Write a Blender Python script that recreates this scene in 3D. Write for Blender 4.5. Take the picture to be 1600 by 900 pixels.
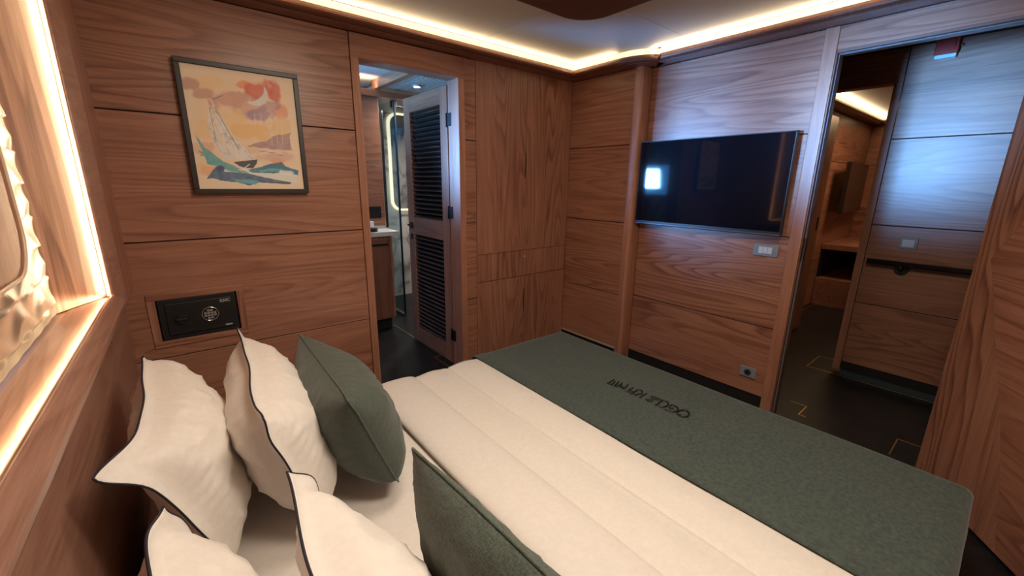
import bpy, bmesh, math, random
from mathutils import Vector, Matrix, noise
import numpy as np
random.seed(7)
for o in list(bpy.data.objects): bpy.data.objects.remove(o)
SC = bpy.context.scene; COL = SC.collection
S = 2.5; ZF = 0.565           # drawing unit -> metres; the camera is the drawing origin, the floor lies at -ZF
def P(x, y, z): return Vector((S*x, S*y, S*(z+ZF)))

# ------------------------------------------------------------------ camera, world, exposure
def camera():
    yaw, pitch, roll = math.radians(39.27), math.radians(-14.236), math.radians(.7376)
    f = Vector((math.sin(yaw)*math.cos(pitch), math.cos(yaw)*math.cos(pitch), math.sin(pitch)))
    r = f.cross(Vector((0,0,1))).normalized(); u = r.cross(f)
    r2 = math.cos(roll)*r+math.sin(roll)*u; u2 = -math.sin(roll)*r+math.cos(roll)*u
    cd = bpy.data.cameras.new('camera'); co = bpy.data.objects.new('camera', cd); COL.objects.link(co)
    cd.sensor_width = 36; cd.lens = 647.1/1600*36; cd.clip_start = .02
    M = Matrix((r2, u2, -f)).transposed().to_4x4(); M.translation = P(0,0,0)
    co.matrix_world = M; SC.camera = co
camera()
SC.view_settings.view_transform = 'Standard'; SC.view_settings.look = 'None'
SC.view_settings.exposure = 0.22; SC.view_settings.gamma = 1; SC.view_settings.use_curve_mapping = False
w = bpy.data.worlds.new('world'); SC.world = w; w.use_nodes = True
w.node_tree.nodes['Background'].inputs[0].default_value = (.35,.6,1,1)
w.node_tree.nodes['Background'].inputs[1].default_value = .6

def area(name, loc, target, sx, sy, power, col, spread=180, shape='RECTANGLE'):
    l = bpy.data.lights.new(name, 'AREA'); l.shape = shape; l.size = sx; l.size_y = sy; l.energy = power; l.color = col
    l.spread = math.radians(spread)
    o = bpy.data.objects.new(name, l); COL.objects.link(o); o.location = loc
    d = (Vector(target)-Vector(loc)); o.rotation_euler = d.to_track_quat('-Z','Y').to_euler(); return o
WARM = (1,.76,.46)
# led tape of the cornice: it lies on the moulding and shines at the ceiling
def strip(name, a, b, direction, width, power, col=WARM, spread=150):
    a = Vector(a); b = Vector(b); l = bpy.data.lights.new(name,'AREA'); l.shape = 'RECTANGLE'; l.size = (b-a).length; l.size_y = width; l.energy = power*(b-a).length; l.color = col; l.spread = math.radians(spread)
    o = bpy.data.objects.new(name, l); COL.objects.link(o); x = (b-a).normalized(); z = -Vector(direction).normalized(); z = (z-x*z.dot(x)).normalized(); y = z.cross(x)
    M = Matrix((x,y,z)).transposed().to_4x4(); M.translation = (a+b)/2; o.matrix_world = M; return o
LP_ = 1.25
strip('cornice_light', P(-.02,.943,.3325), P(1.0,.943,.3325), (0,-.6,1), .012, LP_)
strip('cornice_light', P(1.0,.94,.3325), P(1.0,.79,.3325), (-.6,0,1), .012, LP_)
strip('cornice_light', P(1.039,.70,.3325), P(1.039,-.36,.3325), (-.6,0,1), .012, LP_)
strip('cornice_light', P(0,-.36,.3325), P(1.0,-.36,.3325), (0,.6,1), .012, LP_)
strip('bathroom_cornice_light', P(.36,1.574,.324), P(.64,1.574,.324), (0,.4,1), .012, 2.5)
strip('far_cornice_light', P(1.62,.548,.333), P(2.85,.548,.333), (0,-.5,1), .012, 2.0)
# led tape of the window surround, shining along the reveal and the sill
strip('window_strip_light', P(-.0852,.7790,-.154), P(-.0852,.7790,.34), (-1,-.35,0), .008, 2.7, (1,.80,.50))
strip('window_strip_light', P(-.0855,.772,-.1570), P(-.1048,-.12,-.1570), (-1,0,-.75), .008, 1.25, (1,.80,.50))
# unseen fill lights added overhead in the cabin and the daylight of the bathroom's hull window
area('ceiling_fill', P(.35,.05,.32), P(.35,.2,-.5), .55, .35, 21, (1,.84,.67))
area('ceiling_fill', P(.30,.42,.325), P(.30,.42,-.5), .5, .5, 11, (1,.84,.67))
area('window_daylight', P(-.085,1.45,.035), P(1.30,.31,.15), .40, .26, 11.5, (.16,.44,1), 29)
area('window_daylight', P(-.080,.42,.04), P(1.541,.155,.185), .34, .34, 5.5, (.16,.46,1), 22)
area('window_daylight', P(-.08,1.45,.035), P(.35,1.33,.36), .40, .30, 12, (.16,.50,1), 70)
area('bathroom_lamp', P(.82,1.55,.30), P(.82,1.6,-.4), .12, .12, 15, (1,.9,.78))
area('far_cabin_lamp', P(2.3,.3,.31), P(2.3,.3,-.5), .6, .4, 10, (1,.62,.34))

# ------------------------------------------------------------------ materials
def mat(name, base=(.5,.5,.5), rough=.5, metal=0, coat=0, emis=None, estr=0, sheen=0, trans=0, spec=None):
    m = bpy.data.materials.new(name); m.use_nodes = True; nt = m.node_tree; b = nt.nodes['Principled BSDF']
    b.inputs['Base Color'].default_value = (*base,1); b.inputs['Roughness'].default_value = rough
    b.inputs['Metallic'].default_value = metal; b.inputs['Coat Weight'].default_value = coat
    b.inputs['Coat Roughness'].default_value = .25
    if spec is not None: b.inputs['Specular IOR Level'].default_value = spec
    if trans: b.inputs['Transmission Weight'].default_value = trans
    if sheen: b.inputs['Sheen Weight'].default_value = sheen
    if emis: b.inputs['Emission Color'].default_value = (*emis,1); b.inputs['Emission Strength'].default_value = estr
    return m
def N(nt, t, **k):
    n = nt.nodes.new(t)
    for a, v in k.items():
        if a.startswith('_'): n.inputs[a[1:].replace('_',' ')].default_value = v
        else: setattr(n, a, v)
    return n
def math_n(nt, op, a, b=None, c=None):
    n = nt.nodes.new('ShaderNodeMath'); n.operation = op
    for i, v in enumerate((a,b,c)):
        if v is None: continue
        if isinstance(v, (int,float)): n.inputs[i].default_value = v
        else: nt.links.new(v, n.inputs[i])
    return n.outputs[0]
def ramp(nt, fac, stops):
    r = nt.nodes.new('ShaderNodeValToRGB'); e = r.color_ramp.elements
    while len(e) < len(stops): e.new(.5)
    for k, (p, c) in enumerate(stops): e[k].position = p; e[k].color = (*c,1)
    nt.links.new(fac, r.inputs[0]); return r.outputs[0]
def wood(name, axis, tint=(1,1,1), rough=.38, plain=0.0, rings=9.0, turn=0.0):
    """walnut veneer, grain along axis 0/1/2, cathedral contours from a stretched noise"""
    m = mat(name, rough=rough, coat=.12); nt = m.node_tree; b = nt.nodes['Principled BSDF']; L = nt.links.new
    tc = N(nt,'ShaderNodeTexCoord'); oi = N(nt,'ShaderNodeObjectInfo')
    mul = N(nt,'ShaderNodeVectorMath', operation='MULTIPLY'); L(oi.outputs['Random'], mul.inputs[0]); mul.inputs[1].default_value = (37,53,71)
    add = N(nt,'ShaderNodeVectorMath', operation='ADD'); vr = N(nt,'ShaderNodeVectorRotate', rotation_type='Z_AXIS'); vr.inputs['Angle'].default_value = turn
    L(tc.outputs['Object'], vr.inputs['Vector']); L(vr.outputs[0], add.inputs[0]); L(mul.outputs[0], add.inputs[1])
    def sc(al, ac):
        v = [ac]*3; v[axis] = al
        s = N(nt,'ShaderNodeVectorMath', operation='MULTIPLY'); L(add.outputs[0], s.inputs[0]); s.inputs[1].default_value = v; return s.outputs[0]
    n1 = N(nt,'ShaderNodeTexNoise', _Scale=1.0, _Detail=2.2, _Roughness=.42); L(sc(.30,3.3), n1.inputs['Vector'])
    n2 = N(nt,'ShaderNodeTexNoise', _Scale=1.0, _Detail=3.0, _Roughness=.6); L(sc(1.6,50.0), n2.inputs['Vector'])
    n3 = N(nt,'ShaderNodeTexNoise', _Scale=1.0, _Detail=4.0, _Roughness=.6); L(sc(7.0,330.0), n3.inputs['Vector'])
    n4 = N(nt,'ShaderNodeTexNoise', _Scale=1.0, _Detail=1.0); L(sc(.35,2.2), n4.inputs['Vector'])
    n5 = N(nt,'ShaderNodeTexNoise', _Scale=1.0, _Detail=2.0); L(sc(.9,11.0), n5.inputs['Vector'])
    ph = math_n(nt,'MULTIPLY', n1.outputs[0], rings*2.9)
    ph = math_n(nt,'ADD', ph, math_n(nt,'MULTIPLY', n2.outputs[0], .30))
    ring = math_n(nt,'POWER', math_n(nt,'FRACT', ph), 2.2)
    ring = math_n(nt,'MULTIPLY', ring, math_n(nt,'MINIMUM', math_n(nt,'MULTIPLY', math_n(nt,'SUBTRACT', 1.0, math_n(nt,'FRACT', ph)), 7.0), 1.0))
    # the strength of the figure itself wanders
    amp = math_n(nt,'MULTIPLY_ADD', n4.outputs[0], 1.5, -.35); amp = math_n(nt,'MAXIMUM', amp, .12); amp = math_n(nt,'MULTIPLY', amp, 1.0-plain)
    v = math_n(nt,'MULTIPLY', ring, math_n(nt,'MULTIPLY', amp, .62))
    v = math_n(nt,'ADD', v, math_n(nt,'MULTIPLY', n2.outputs[0], .34))
    v = math_n(nt,'ADD', v, math_n(nt,'MULTIPLY', n3.outputs[0], .40))
    v = math_n(nt,'ADD', v, math_n(nt,'MULTIPLY', n5.outputs[0], .22))
    c = [(.500,.258,.168),(.380,.176,.110),(.270,.112,.068),(.112,.042,.025)]
    c = [tuple(a*t for a,t in zip(q,tint)) for q in c]
    col = ramp(nt, v, [(.26,c[0]),(.44,c[1]),(.62,c[2]),(.90,c[3])])
    L(col, b.inputs['Base Color'])
    bp = N(nt,'ShaderNodeBump', _Strength=.10, _Distance=.002); L(n3.outputs[0], bp.inputs['Height']); L(bp.outputs[0], b.inputs['Normal'])
    return m
WX, WY, WZ = wood('walnut_along_x',0), wood('walnut_along_y',1), wood('walnut_upright',2)
WHULL = wood('bleached_walnut_y',1,(1.0,1.15,1.3),plain=.6,rough=.32)
WZP = wood('walnut_upright_plain',2,(1.08,1.08,1.08),plain=.75); WXP = wood('walnut_x_plain',0,plain=.7); WYP = wood('walnut_y_plain',1,plain=.7)
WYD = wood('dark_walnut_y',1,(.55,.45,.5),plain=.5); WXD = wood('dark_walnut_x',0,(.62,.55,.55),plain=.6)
OZ = wood('oak_upright',2,(1.65,2.0,2.0),rough=.45,plain=.1); OY = wood('oak_along_y',1,(1.65,2.0,2.0),rough=.45,plain=.1)
BLACK = mat('black_gap',(.006,.005,.005),.7); BLK = mat('black_plastic',(.012,.012,.013),.42)
BLKM = mat('black_painted_steel',(.018,.017,.018),.38,spec=.4); CHR = mat('chrome',(.75,.75,.75),.18,metal=1)
STEEL = mat('brushed_steel',(.45,.46,.48),.32,metal=1); GREYP = mat('grey_switch_plate',(.22,.24,.27),.4)
GREYL = mat('light_grey_rocker',(.55,.58,.6),.35); BRASS = mat('brass_inlay',(.75,.5,.16),.3,metal=1)
RED = mat('red_plastic',(.42,.03,.02),.35); WHT = mat('white_plastic',(.8,.8,.78),.4)
PAPER = None
LED = mat('warm_led_diffuser',(.5,.4,.3),.5,emis=(1,.80,.42),estr=1.15)
LEDW = mat('bright_led_strip',(1,1,.95),.5,emis=(1,.90,.70),estr=5)
CEIL = mat('white_ceiling_lining',(.62,.58,.54),.55)
TOE = mat('dark_blue_toe_kick',(.012,.02,.03),.4)
GLASSTV = mat('tv_glass',(.004,.005,.008),.045,spec=.27)
MARB = mat('marble',(.7,.68,.64),.25)
def marble(m):
    nt = m.node_tree; b = nt.nodes['Principled BSDF']; L = nt.links.new
    tc = N(nt,'ShaderNodeTexCoord'); n = N(nt,'ShaderNodeTexNoise', _Scale=1.6, _Detail=5.0, _Distortion=1.5); L(tc.outputs['Object'], n.inputs['Vector'])
    d = math_n(nt,'ABSOLUTE', math_n(nt,'SUBTRACT', n.outputs[0], .5))
    L(ramp(nt, d, [(0,(.25,.23,.21)),(.03,(.5,.48,.45)),(.09,(.7,.67,.62)),(1,(.74,.71,.66))]), b.inputs['Base Color'])
marble(MARB)
MIRR = mat('mirror',(.6,.62,.62),.04,metal=1)
def glass(name, tint=(.85,.95,1)):
    m = bpy.data.materials.new(name); m.use_nodes = True; nt = m.node_tree; nt.nodes.clear(); L = nt.links.new
    o = N(nt,'ShaderNodeOutputMaterial'); mx = N(nt,'ShaderNodeMixShader'); t = N(nt,'ShaderNodeBsdfTransparent'); g = N(nt,'ShaderNodeBsdfGlossy')
    t.inputs[0].default_value = (*tint,1); g.inputs['Roughness'].default_value = .03; mx.inputs[0].default_value = .1
    L(t.outputs[0], mx.inputs[1]); L(g.outputs[0], mx.inputs[2]); L(mx.outputs[0], o.inputs[0]); return m
GL = glass('clear_glass'); GLE = mat('blue_glass_edge',(.008,.03,.07),.3)
HNG = mat('black_hinge',(.008,.008,.008),.6,spec=.2)
SEAL = mat('grey_door_seal',(.16,.16,.17),.5,spec=.3)
def floor_mat():
    m = mat('black_floor_tile',(.012,.011,.012),.36,spec=.35); nt = m.node_tree; b = nt.nodes['Principled BSDF']; L = nt.links.new
    tc = N(nt,'ShaderNodeTexCoord'); n = N(nt,'ShaderNodeTexNoise', _Scale=9.0, _Detail=6.0); L(tc.outputs['Object'], n.inputs['Vector'])
    L(ramp(nt, n.outputs[0], [(.3,(.008,.008,.009)),(.75,(.022,.020,.020))]), b.inputs['Base Color']); return m
FLOOR = floor_mat()
def fabric(name, c0, c1, scale, bump=.3, rough=.85, weave=True, sheen=.2, ribs=None):
    m = mat(name, c0, rough, sheen=sheen); nt = m.node_tree; b = nt.nodes['Principled BSDF']; L = nt.links.new
    tc = N(nt,'ShaderNodeTexCoord'); src = tc.outputs['Object']
    n = N(nt,'ShaderNodeTexNoise', _Scale=scale, _Detail=3.0, _Roughness=.7)
    if weave:
        hs = []
        for v_ in ((1,1,.14),(1,.14,1)):
            q_ = N(nt,'ShaderNodeVectorMath', operation='MULTIPLY'); L(src, q_.inputs[0]); q_.inputs[1].default_value = v_
            a = N(nt,'ShaderNodeTexNoise', _Scale=scale, _Detail=1.5); L(q_.outputs[0], a.inputs['Vector']); hs.append(a.outputs[0])
        w_ = math_n(nt,'MULTIPLY', math_n(nt,'ADD', *hs), .25)
        L(src, n.inputs['Vector']); h = math_n(nt,'ADD', math_n(nt,'MULTIPLY', n.outputs[0], .5), w_)
    else:
        L(src, n.inputs['Vector']); h = n.outputs[0]
    L(ramp(nt, h, [(.3,c0),(.72,c1)]), b.inputs['Base Color'])
    if ribs:
        rw = N(nt,'ShaderNodeTexWave', _Scale=ribs); rw.bands_direction = 'Y'; L(src, rw.inputs['Vector'])
        h = math_n(nt,'ADD', math_n(nt,'MULTIPLY', h, .3), rw.outputs['Fac'])
    bp = N(nt,'ShaderNodeBump', _Strength=bump, _Distance=.0015); L(h, bp.inputs['Height']); L(bp.outputs[0], b.inputs['Normal'])
    return m
GREEN = fabric('green_woven_fabric',(.012,.019,.015),(.120,.155,.125),300.0,.8)
GREENS = fabric('green_smooth_fabric',(.026,.038,.030),(.080,.102,.080),260.0,.35)
THROW = fabric('green_throw_felt',(.026,.040,.034),(.068,.096,.084),70.0,.3,weave=False)
COTTON = fabric('white_cotton_sateen',(.74,.69,.64),(.80,.75,.70),60.0,.05,.6,weave=False,sheen=.1)
DUVETM = fabric('ribbed_white_cotton',(.74,.69,.63),(.80,.75,.69),60.0,.12,.65,weave=False,sheen=.1,ribs=70.0)
NAVY = mat('navy_piping_cord',(.012,.010,.022),.6)
THREAD = mat('black_thread',(.004,.004,.004),.55)
BLIND = mat('champagne_blind_fabric',(.25,.20,.15),.30,metal=.35)

# ------------------------------------------------------------------ object helpers
WL = {}
def link(o, parent, loc):
    COL.objects.link(o)
    if parent is not None: o.parent = parent; o.location = Vector(loc)-WL[parent.name]
    else: o.location = loc
    WL[o.name] = Vector(loc)
def tag(o, label=None, cat=None, group=None, kind=None):
    for k, v in (('label',label),('category',cat),('group',group),('kind',kind)):
        if v: o[k] = v
    return o
def thing(name, loc, label=None, cat=None, group=None, kind=None):
    o = bpy.data.objects.new(name, None); o.empty_display_size = .05; link(o, None, loc); return tag(o,label,cat,group,kind)
def mesh_obj(name, verts, faces, m, parent=None, smooth=False, origin=None, bevel=0, seg=2):
    vs = [Vector(v) for v in verts]
    if origin is None:
        lo = Vector([min(v[i] for v in vs) for i in range(3)]); hi = Vector([max(v[i] for v in vs) for i in range(3)]); origin = (lo+hi)/2
    origin = Vector(origin)
    me = bpy.data.meshes.new(name); me.from_pydata([tuple(v-origin) for v in vs], [], faces); me.update()
    bm = bmesh.new(); bm.from_mesh(me); bmesh.ops.recalc_face_normals(bm, faces=bm.faces)
    if bevel: bmesh.ops.bevel(bm, geom=list(bm.edges), offset=bevel, segments=seg, affect='EDGES', profile=.5)
    bm.to_mesh(me); bm.free()
    if m: me.materials.append(m)
    if smooth:
        for p in me.polygons: p.use_smooth = True
    o = bpy.data.objects.new(name, me); link(o, parent, origin); return o
CUBE = [(0,1,3,2),(4,6,7,5),(0,4,5,1),(2,3,7,6),(0,2,6,4),(1,5,7,3)]
def box(name, x0,x1,y0,y1,z0,z1, m, parent=None, bevel=.0008, frame=None):
    """box in drawing units; frame=(origin, ex, ey) rotates it about the upright"""
    vs = []
    for x in (x0,x1):
        for y in (y0,y1):
            for z in (z0,z1):
                if frame: o,ex,ey = frame; px = o[0]+x*ex[0]+y*ey[0]; py = o[1]+x*ex[1]+y*ey[1]
                else: px, py = x, y
                vs.append(P(px,py,z))
    b = min(bevel*S, .3*min(abs(x1-x0),abs(y1-y0),abs(z1-z0))*S) if bevel else 0
    return mesh_obj(name, vs, CUBE, m, parent, bevel=b, seg=2)
def boxes(name, L_, m, parent=None):
    vs, fs = [], []
    for (x0,x1,y0,y1,z0,z1) in L_:
        k = len(vs)
        for x in (x0,x1):
            for y in (y0,y1):
                for z in (z0,z1): vs.append(P(x,y,z))
        fs += [tuple(i+k for i in f) for f in CUBE]
    return mesh_obj(name, vs, fs, m, parent)
def prism(name, poly, h, m, parent=None, frame=None, bevel=0, smooth=False):
    """poly: list of (a,b); frame: function (a,b,c)->P ; c from 0 to h"""
    n = len(poly); vs = [frame(a,b,0) for a,b in poly]+[frame(a,b,h) for a,b in poly]
    fs = [tuple(range(n))[::-1], tuple(range(n,2*n))]+[(i,(i+1)%n,n+(i+1)%n,n+i) for i in range(n)]
    return mesh_obj(name, vs, fs, m, parent, bevel=bevel, smooth=smooth)
def tube(name, pts, r, m, parent=None, closed=False, seg=8, metres=True):
    pts = [Vector(p) for p in pts]; n = len(pts); vs, fs = [], []
    up = Vector((0,0,1)); prev = None
    for i, p in enumerate(pts):
        a = pts[(i-1)%n] if (closed or i>0) else p; b = pts[(i+1)%n] if (closed or i<n-1) else p
        t = (b-a).normalized() if (b-a).length>1e-9 else Vector((1,0,0))
        if prev is None:
            ref = up if abs(t.z)<.9 else Vector((1,0,0)); e1 = t.cross(ref).normalized()
        else:
            e1 = (prev-t*prev.dot(t)); e1 = e1.normalized() if e1.length>1e-6 else t.orthogonal().normalized()
        prev = e1; e2 = t.cross(e1)
        rr = r[i] if isinstance(r,(list,tuple)) else r
        for k in range(seg):
            an = 2*math.pi*k/seg; vs.append(p+e1*math.cos(an)*rr+e2*math.sin(an)*rr)
    m_ = n if closed else n-1
    for i in range(m_):
        j = (i+1)%n
        for k in range(seg): fs.append((i*seg+k, i*seg+(k+1)%seg, j*seg+(k+1)%seg, j*seg+k))
    if not closed: fs += [tuple(range(seg))[::-1], tuple((n-1)*seg+k for k in range(seg))]
    return mesh_obj(name, vs, fs, m, parent, smooth=True)
def circle_prism(name, c, r, depth, m, parent, axis='y', n=28, bevel=0, r2=None):
    """disc with centre c (drawing units), facing -y (axis y) or -x (axis x); depth towards the viewer"""
    vs = []; r2 = r if r2 is None else r2
    for d, rr in ((0,r),(depth,r2)):
        for k in range(n):
            a = 2*math.pi*k/n
            if axis=='y': vs.append(P(c[0]+rr*math.cos(a), c[1]-d, c[2]+rr*math.sin(a)))
            elif axis=='x': vs.append(P(c[0]-d, c[1]+rr*math.cos(a), c[2]+rr*math.sin(a)))
            else: vs.append(P(c[0]+rr*math.cos(a), c[1]+rr*math.sin(a), c[2]+d))
    fs = [tuple(range(n)), tuple(range(n,2*n))]+[(i,(i+1)%n,n+(i+1)%n,n+i) for i in range(n)]
    return mesh_obj(name, vs, fs, m, parent, bevel=bevel)
G = .0011   # half joint between panels
ROWS = [-.565,-.338,-.113,.111,.313]
ROWB = [-.520,-.338,-.113,.111,.313]

# ------------------------------------------------------------------ shell
X0 = -.090; XT = 1.095; XW = 1.056; YN = -.42; ZC = .344
floor = mesh_obj('floor', [P(-.2,-.7,-.565),P(3.1,-.7,-.565),P(3.1,2.4,-.565),P(-.2,2.4,-.565),P(-.2,-.7,-.60),P(3.1,-.7,-.60),P(3.1,2.4,-.60),P(-.2,2.4,-.60)],
    [(0,1,2,3),(7,6,5,4),(0,4,5,1),(1,5,6,2),(2,6,7,3),(3,7,4,0)], FLOOR); tag(floor, kind='structure')
def inlay(pts, wdt=.0016):
    vs, fs = [], []
    for a, b in zip(pts[:-1], pts[1:]):
        a = Vector((*a,0)); b = Vector((*b,0)); d = (b-a).normalized(); n = Vector((-d.y,d.x,0))*wdt; a = a-d*wdt; b = b+d*wdt
        k = len(vs)
        for z in (-.566,-.5645):
            for q in (a+n,b+n,b-n,a-n): vs.append(P(q.x,q.y,z))
        fs += [(k,k+1,k+2,k+3),(k+7,k+6,k+5,k+4)]+[(k+i,k+(i+1)%4,k+4+(i+1)%4,k+4+i) for i in range(4)]
    mesh_obj('brass_inlay', vs, fs, BRASS, floor)
inlay([(.45,1.53),(.640,1.53),(.640,1.150),(.612,1.150),(.612,1.03),(.44,1.03)])
inlay([(1.234,.305),(1.234,.269),(1.173,.269),(1.173,.255)],.0012); inlay([(1.145,.0875),(1.234,.0875),(1.234,-.3)],.0012)
inlay([(1.665,.320),(1.665,.356),(1.535,.356),(1.535,-.3)],.0012)
inlay([(2.15,.60),(2.21,.58),(2.38,.58),(2.72,.577)],.002)

ceil = thing('ceiling', P(.5,.3,ZC)); tag(ceil, kind='structure')
boxes('ceiling_backing', [(-.2,1.6,-.7,1.12,ZC+.008,ZC+.02)], BLACK, ceil)
o = .0545
for (x0,x1,y0,y1) in ((X0+o,.6635,.6005,1-o),(.6645,XW-o,.6005,1-o),(X0+o,.6635,YN+o,.5995),(.6645,XW-o,YN+o,.5995)):
    box('ceiling_panel', x0,x1,y0,y1,ZC,ZC+.008, CEIL, ceil, bevel=.0003)
# the piece of ceiling that follows the step of the wall by the television
def steppath(n=10, yo=.785, b=.058):
    return [(XW+(XT-XW)*(1-math.cos(t)), yo-b*math.sin(t)) for t in [math.pi/2*k/n for k in range(n+1)]]
pts = [(XW-o+.0002, .780)]+[(x-o, y-.0) for x,y in steppath()]; pts = [(x,min(y,.780)) for x,y in pts]
poly = pts+[(XT-o,.72),(XT-o,YN+o),(XW-o+.0002,YN+o)]
prism('ceiling_panel', poly, .008, CEIL, ceil, frame=lambda a,b,c: P(a,b,ZC+c))
# dark wooden ceiling board with a rounded corner
def rrect(x0,x1,y0,y1,r,n=8):
    out = []
    for cx,cy,a0 in ((x1-r,y1-r,0),(x0+r,y1-r,90),(x0+r,y0+r,180),(x1-r,y0+r,270)):
        for k in range(n+1):
            a = math.radians(a0+90*k/n); out.append((cx+r*math.cos(a), cy+r*math.sin(a)))
    return out
cb = thing('ceiling_board', P(.42,.35,.335), 'dark walnut board with rounded corner mounted under the white ceiling', 'ceiling board')
prism('board', rrect(.10,.757,.08,.690,.065), .010, wood('mahogany_board',0,(.20,.13,.17),rough=.3,plain=.3), cb, frame=lambda a,b,c: P(a,b,.334+c), bevel=.004)

# cornice: sweep of a profile (o = distance from the wall) along the room
def offset_path(path, o, closed=False):
    n = len(path); out = []
    for i in range(n):
        def nr(a,b):
            d = Vector((b[0]-a[0], b[1]-a[1])).normalized(); return Vector((d.y,-d.x))   # right-hand side = room
        ns = []
        if closed or i>0: ns.append(nr(path[(i-1)%n], path[i]))
        if closed or i<n-1: ns.append(nr(path[i], path[(i+1)%n]))
        if len(ns)==2:
            s = ns[0]+ns[1]; s = s*(2/s.length_squared) if s.length>1e-6 else ns[0]
        else: s = ns[0]
        out.append((path[i][0]+s.x*o, path[i][1]+s.y*o))
    return out
def sweep(name, path, prof, m, parent=None, closed=False, smooth=False):
    rings = [offset_path(path,o,closed) for o,z in prof]; n = len(path); k = len(prof)
    vs = [P(rings[j][i][0], rings[j][i][1], prof[j][1]) for i in range(n) for j in range(k)]
    fs = []
    for i in range(n if closed else n-1):
        a = i; b = (i+1)%n
        for j in range(k): jj = (j+1)%k; fs.append((a*k+j, b*k+j, b*k+jj, a*k+jj))
    if not closed: fs += [tuple(range(k)), tuple((n-1)*k+j for j in range(k))[::-1]]
    return mesh_obj(name, vs, fs, m, parent, smooth=smooth)
path = [(X0,YN),(X0,1.0),(XW,1.0)]+steppath()+[(XT,YN)]
tr = thing('trim_1', P(.5,1.0,.32)); tag(tr, kind='structure')
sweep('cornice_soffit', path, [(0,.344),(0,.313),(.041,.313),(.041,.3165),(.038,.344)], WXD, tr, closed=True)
bull = [(.0405,.3145)]+[(.046+.0095*math.cos(math.radians(a)), .321+.0075*math.sin(math.radians(a))) for a in (-120,-90,-60,-30,-5)]+[(.0545,.325),(.0505,.3305),(.0405,.3305)]
sweep('cornice_moulding', path, bull, wood('cornice_walnut',0,(.42,.34,.34),rough=.22,plain=.8), tr, closed=True)
sweep('led_diffuser', path, [(.0505,.3306),(.0512,.3440),(.042,.3440),(.042,.3306)], LED, tr, closed=True)

# ------------------------------------------------------------------ painting wall (wall_back) with its panels
wb = boxes('wall_back', [(-.2,.355,1.004,1.04,-.565,.36),(.640,.6832,1.004,1.04,-.565,.36),(.355,.640,1.004,1.04,.29,.36)], BLACK); tag(wb, kind='structure')
SX0,SX1,SZ0,SZ1 = -.060,.0935,-.3165,-.2105      # hole of the safe surround
for z0,z1 in zip(ROWS[:-1],ROWS[1:]):
    if z0==-.338:
        boxes('wall_panel', [(-.2,SX0,1.0,1.004,z0+G,z1-G),(SX1,.3518,1.0,1.004,z0+G,z1-G),(SX0,SX1,1.0,1.004,SZ1,z1-G),(SX0,SX1,1.0,1.004,z0+G,SZ0)], WX, wb)
    else: box('wall_panel', -.2,.3518,1.0,1.004,z0+G,z1-G, WX, wb)
    box('wall_panel', .6455,.6822,1.0,1.004,z0+G,z1-G, WX, wb)
# bathroom door frame
dr = thing('door_1', P(.5,1.0,-.565)); tag(dr, kind='structure')
box('door_jamb', .3525,.3700,.9955,1.050,-.565,.262, WZP, dr); box('door_jamb', .6255,.6448,.9955,1.050,-.565,.262, WZP, dr)
box('door_head', .3525,.6448,.9955,1.050,.262,.311, WX, dr)
box('door_rebate', .370,.3725,1.012,1.046,-.565,.262, WZ, dr); 
# safe surround
ss = thing('safe_surround', P(.0165,1.0,-.3165), 'walnut trim frame set in the panelled wall around the black safe', 'trim')
t = .0125
for a in ((SX0,SX1,SZ1-t,SZ1,WX),(SX0,SX1,SZ0,SZ0+t,WX),(SX0,SX0+t,SZ0+t,SZ1-t,WZ),(SX1-t,SX1,SZ0+t,SZ1-t,WZ)):
    box('trim_bar', a[0],a[1],.9975,1.01,a[2],a[3], a[4], ss)
sf = thing('safe', P(.0165,1.0,-.304), 'black digital hotel safe with round keypad recessed in the wall', 'safe')
box('casing', -.0453,.0780,.9985,1.003,-.3035,-.2235, BLKM, sf)
sd = box('door', -.0350,.0708,.9955,.9985,-.2942,-.2322, BLKM, sf, bevel=.0012)
prism('recessed_plate', rrect(-.0265,.046,-.2790,-.2480,.0145), .0012, BLK, sd, frame=lambda a,b,c: P(a,.9955-c,b))
circle_prism('keypad', (.0327,.9945,-.2616), .0125,.0012, BLK, sd)
tube('keypad_ring', [P(.0327+.0135*math.cos(a),.9935,-.2616+.0135*math.sin(a)) for a in [2*math.pi*k/32 for k in range(32)]], .0028, CHR, sd, closed=True)
ks = []
for r in range(4):
    for c in range(4):
        if r in(0,3) and c in (0,3): continue
        x = .0327+(c-1.5)*.0052; z = -.2616+(1.5-r)*.0050; ks.append((x-.0021,x+.0021,.9918,.9935,z-.0017,z+.0017))
tag(boxes('keypad_keys', ks, mat('grey_keys',(.32,.29,.27),.4), sd), kind='stuff')
kn = circle_prism('knob', (-.0125,.9945,-.2640), .0105,.004, BLK, sd, bevel=.001, r2=.009)
box('knob_grip', -.0215,-.0035,.988,.9915,-.2660,-.2620, BLK, sd)
def text(name, body, size, m, parent, M, extrude=.0004, offset=0):
    cu = bpy.data.curves.new(name,'FONT'); cu.body = body; cu.size = size; cu.extrude = extrude; cu.offset = offset
    cu.align_x = 'CENTER'; cu.align_y = 'CENTER'
    tmp = bpy.data.objects.new(name, cu); COL.objects.link(tmp)
    dg = bpy.context.evaluated_depsgraph_get(); me = bpy.data.meshes.new_from_object(tmp.evaluated_get(dg)); bpy.data.objects.remove(tmp)
    vs = [M@v.co for v in me.vertices]; fs = [tuple(p.vertices) for p in me.polygons]
    return mesh_obj(name, vs, fs, m, parent)
def face_y(x,y,z): return Matrix.Translation(P(x,y,z))@Matrix.Rotation(math.pi/2,4,'X')
SILV = mat('silver_print',(.42,.40,.37),.45)
text('lettering','KMC',.0205,SILV,sd,face_y(.0600,.9952,-.2385),offset=.0006)
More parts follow.
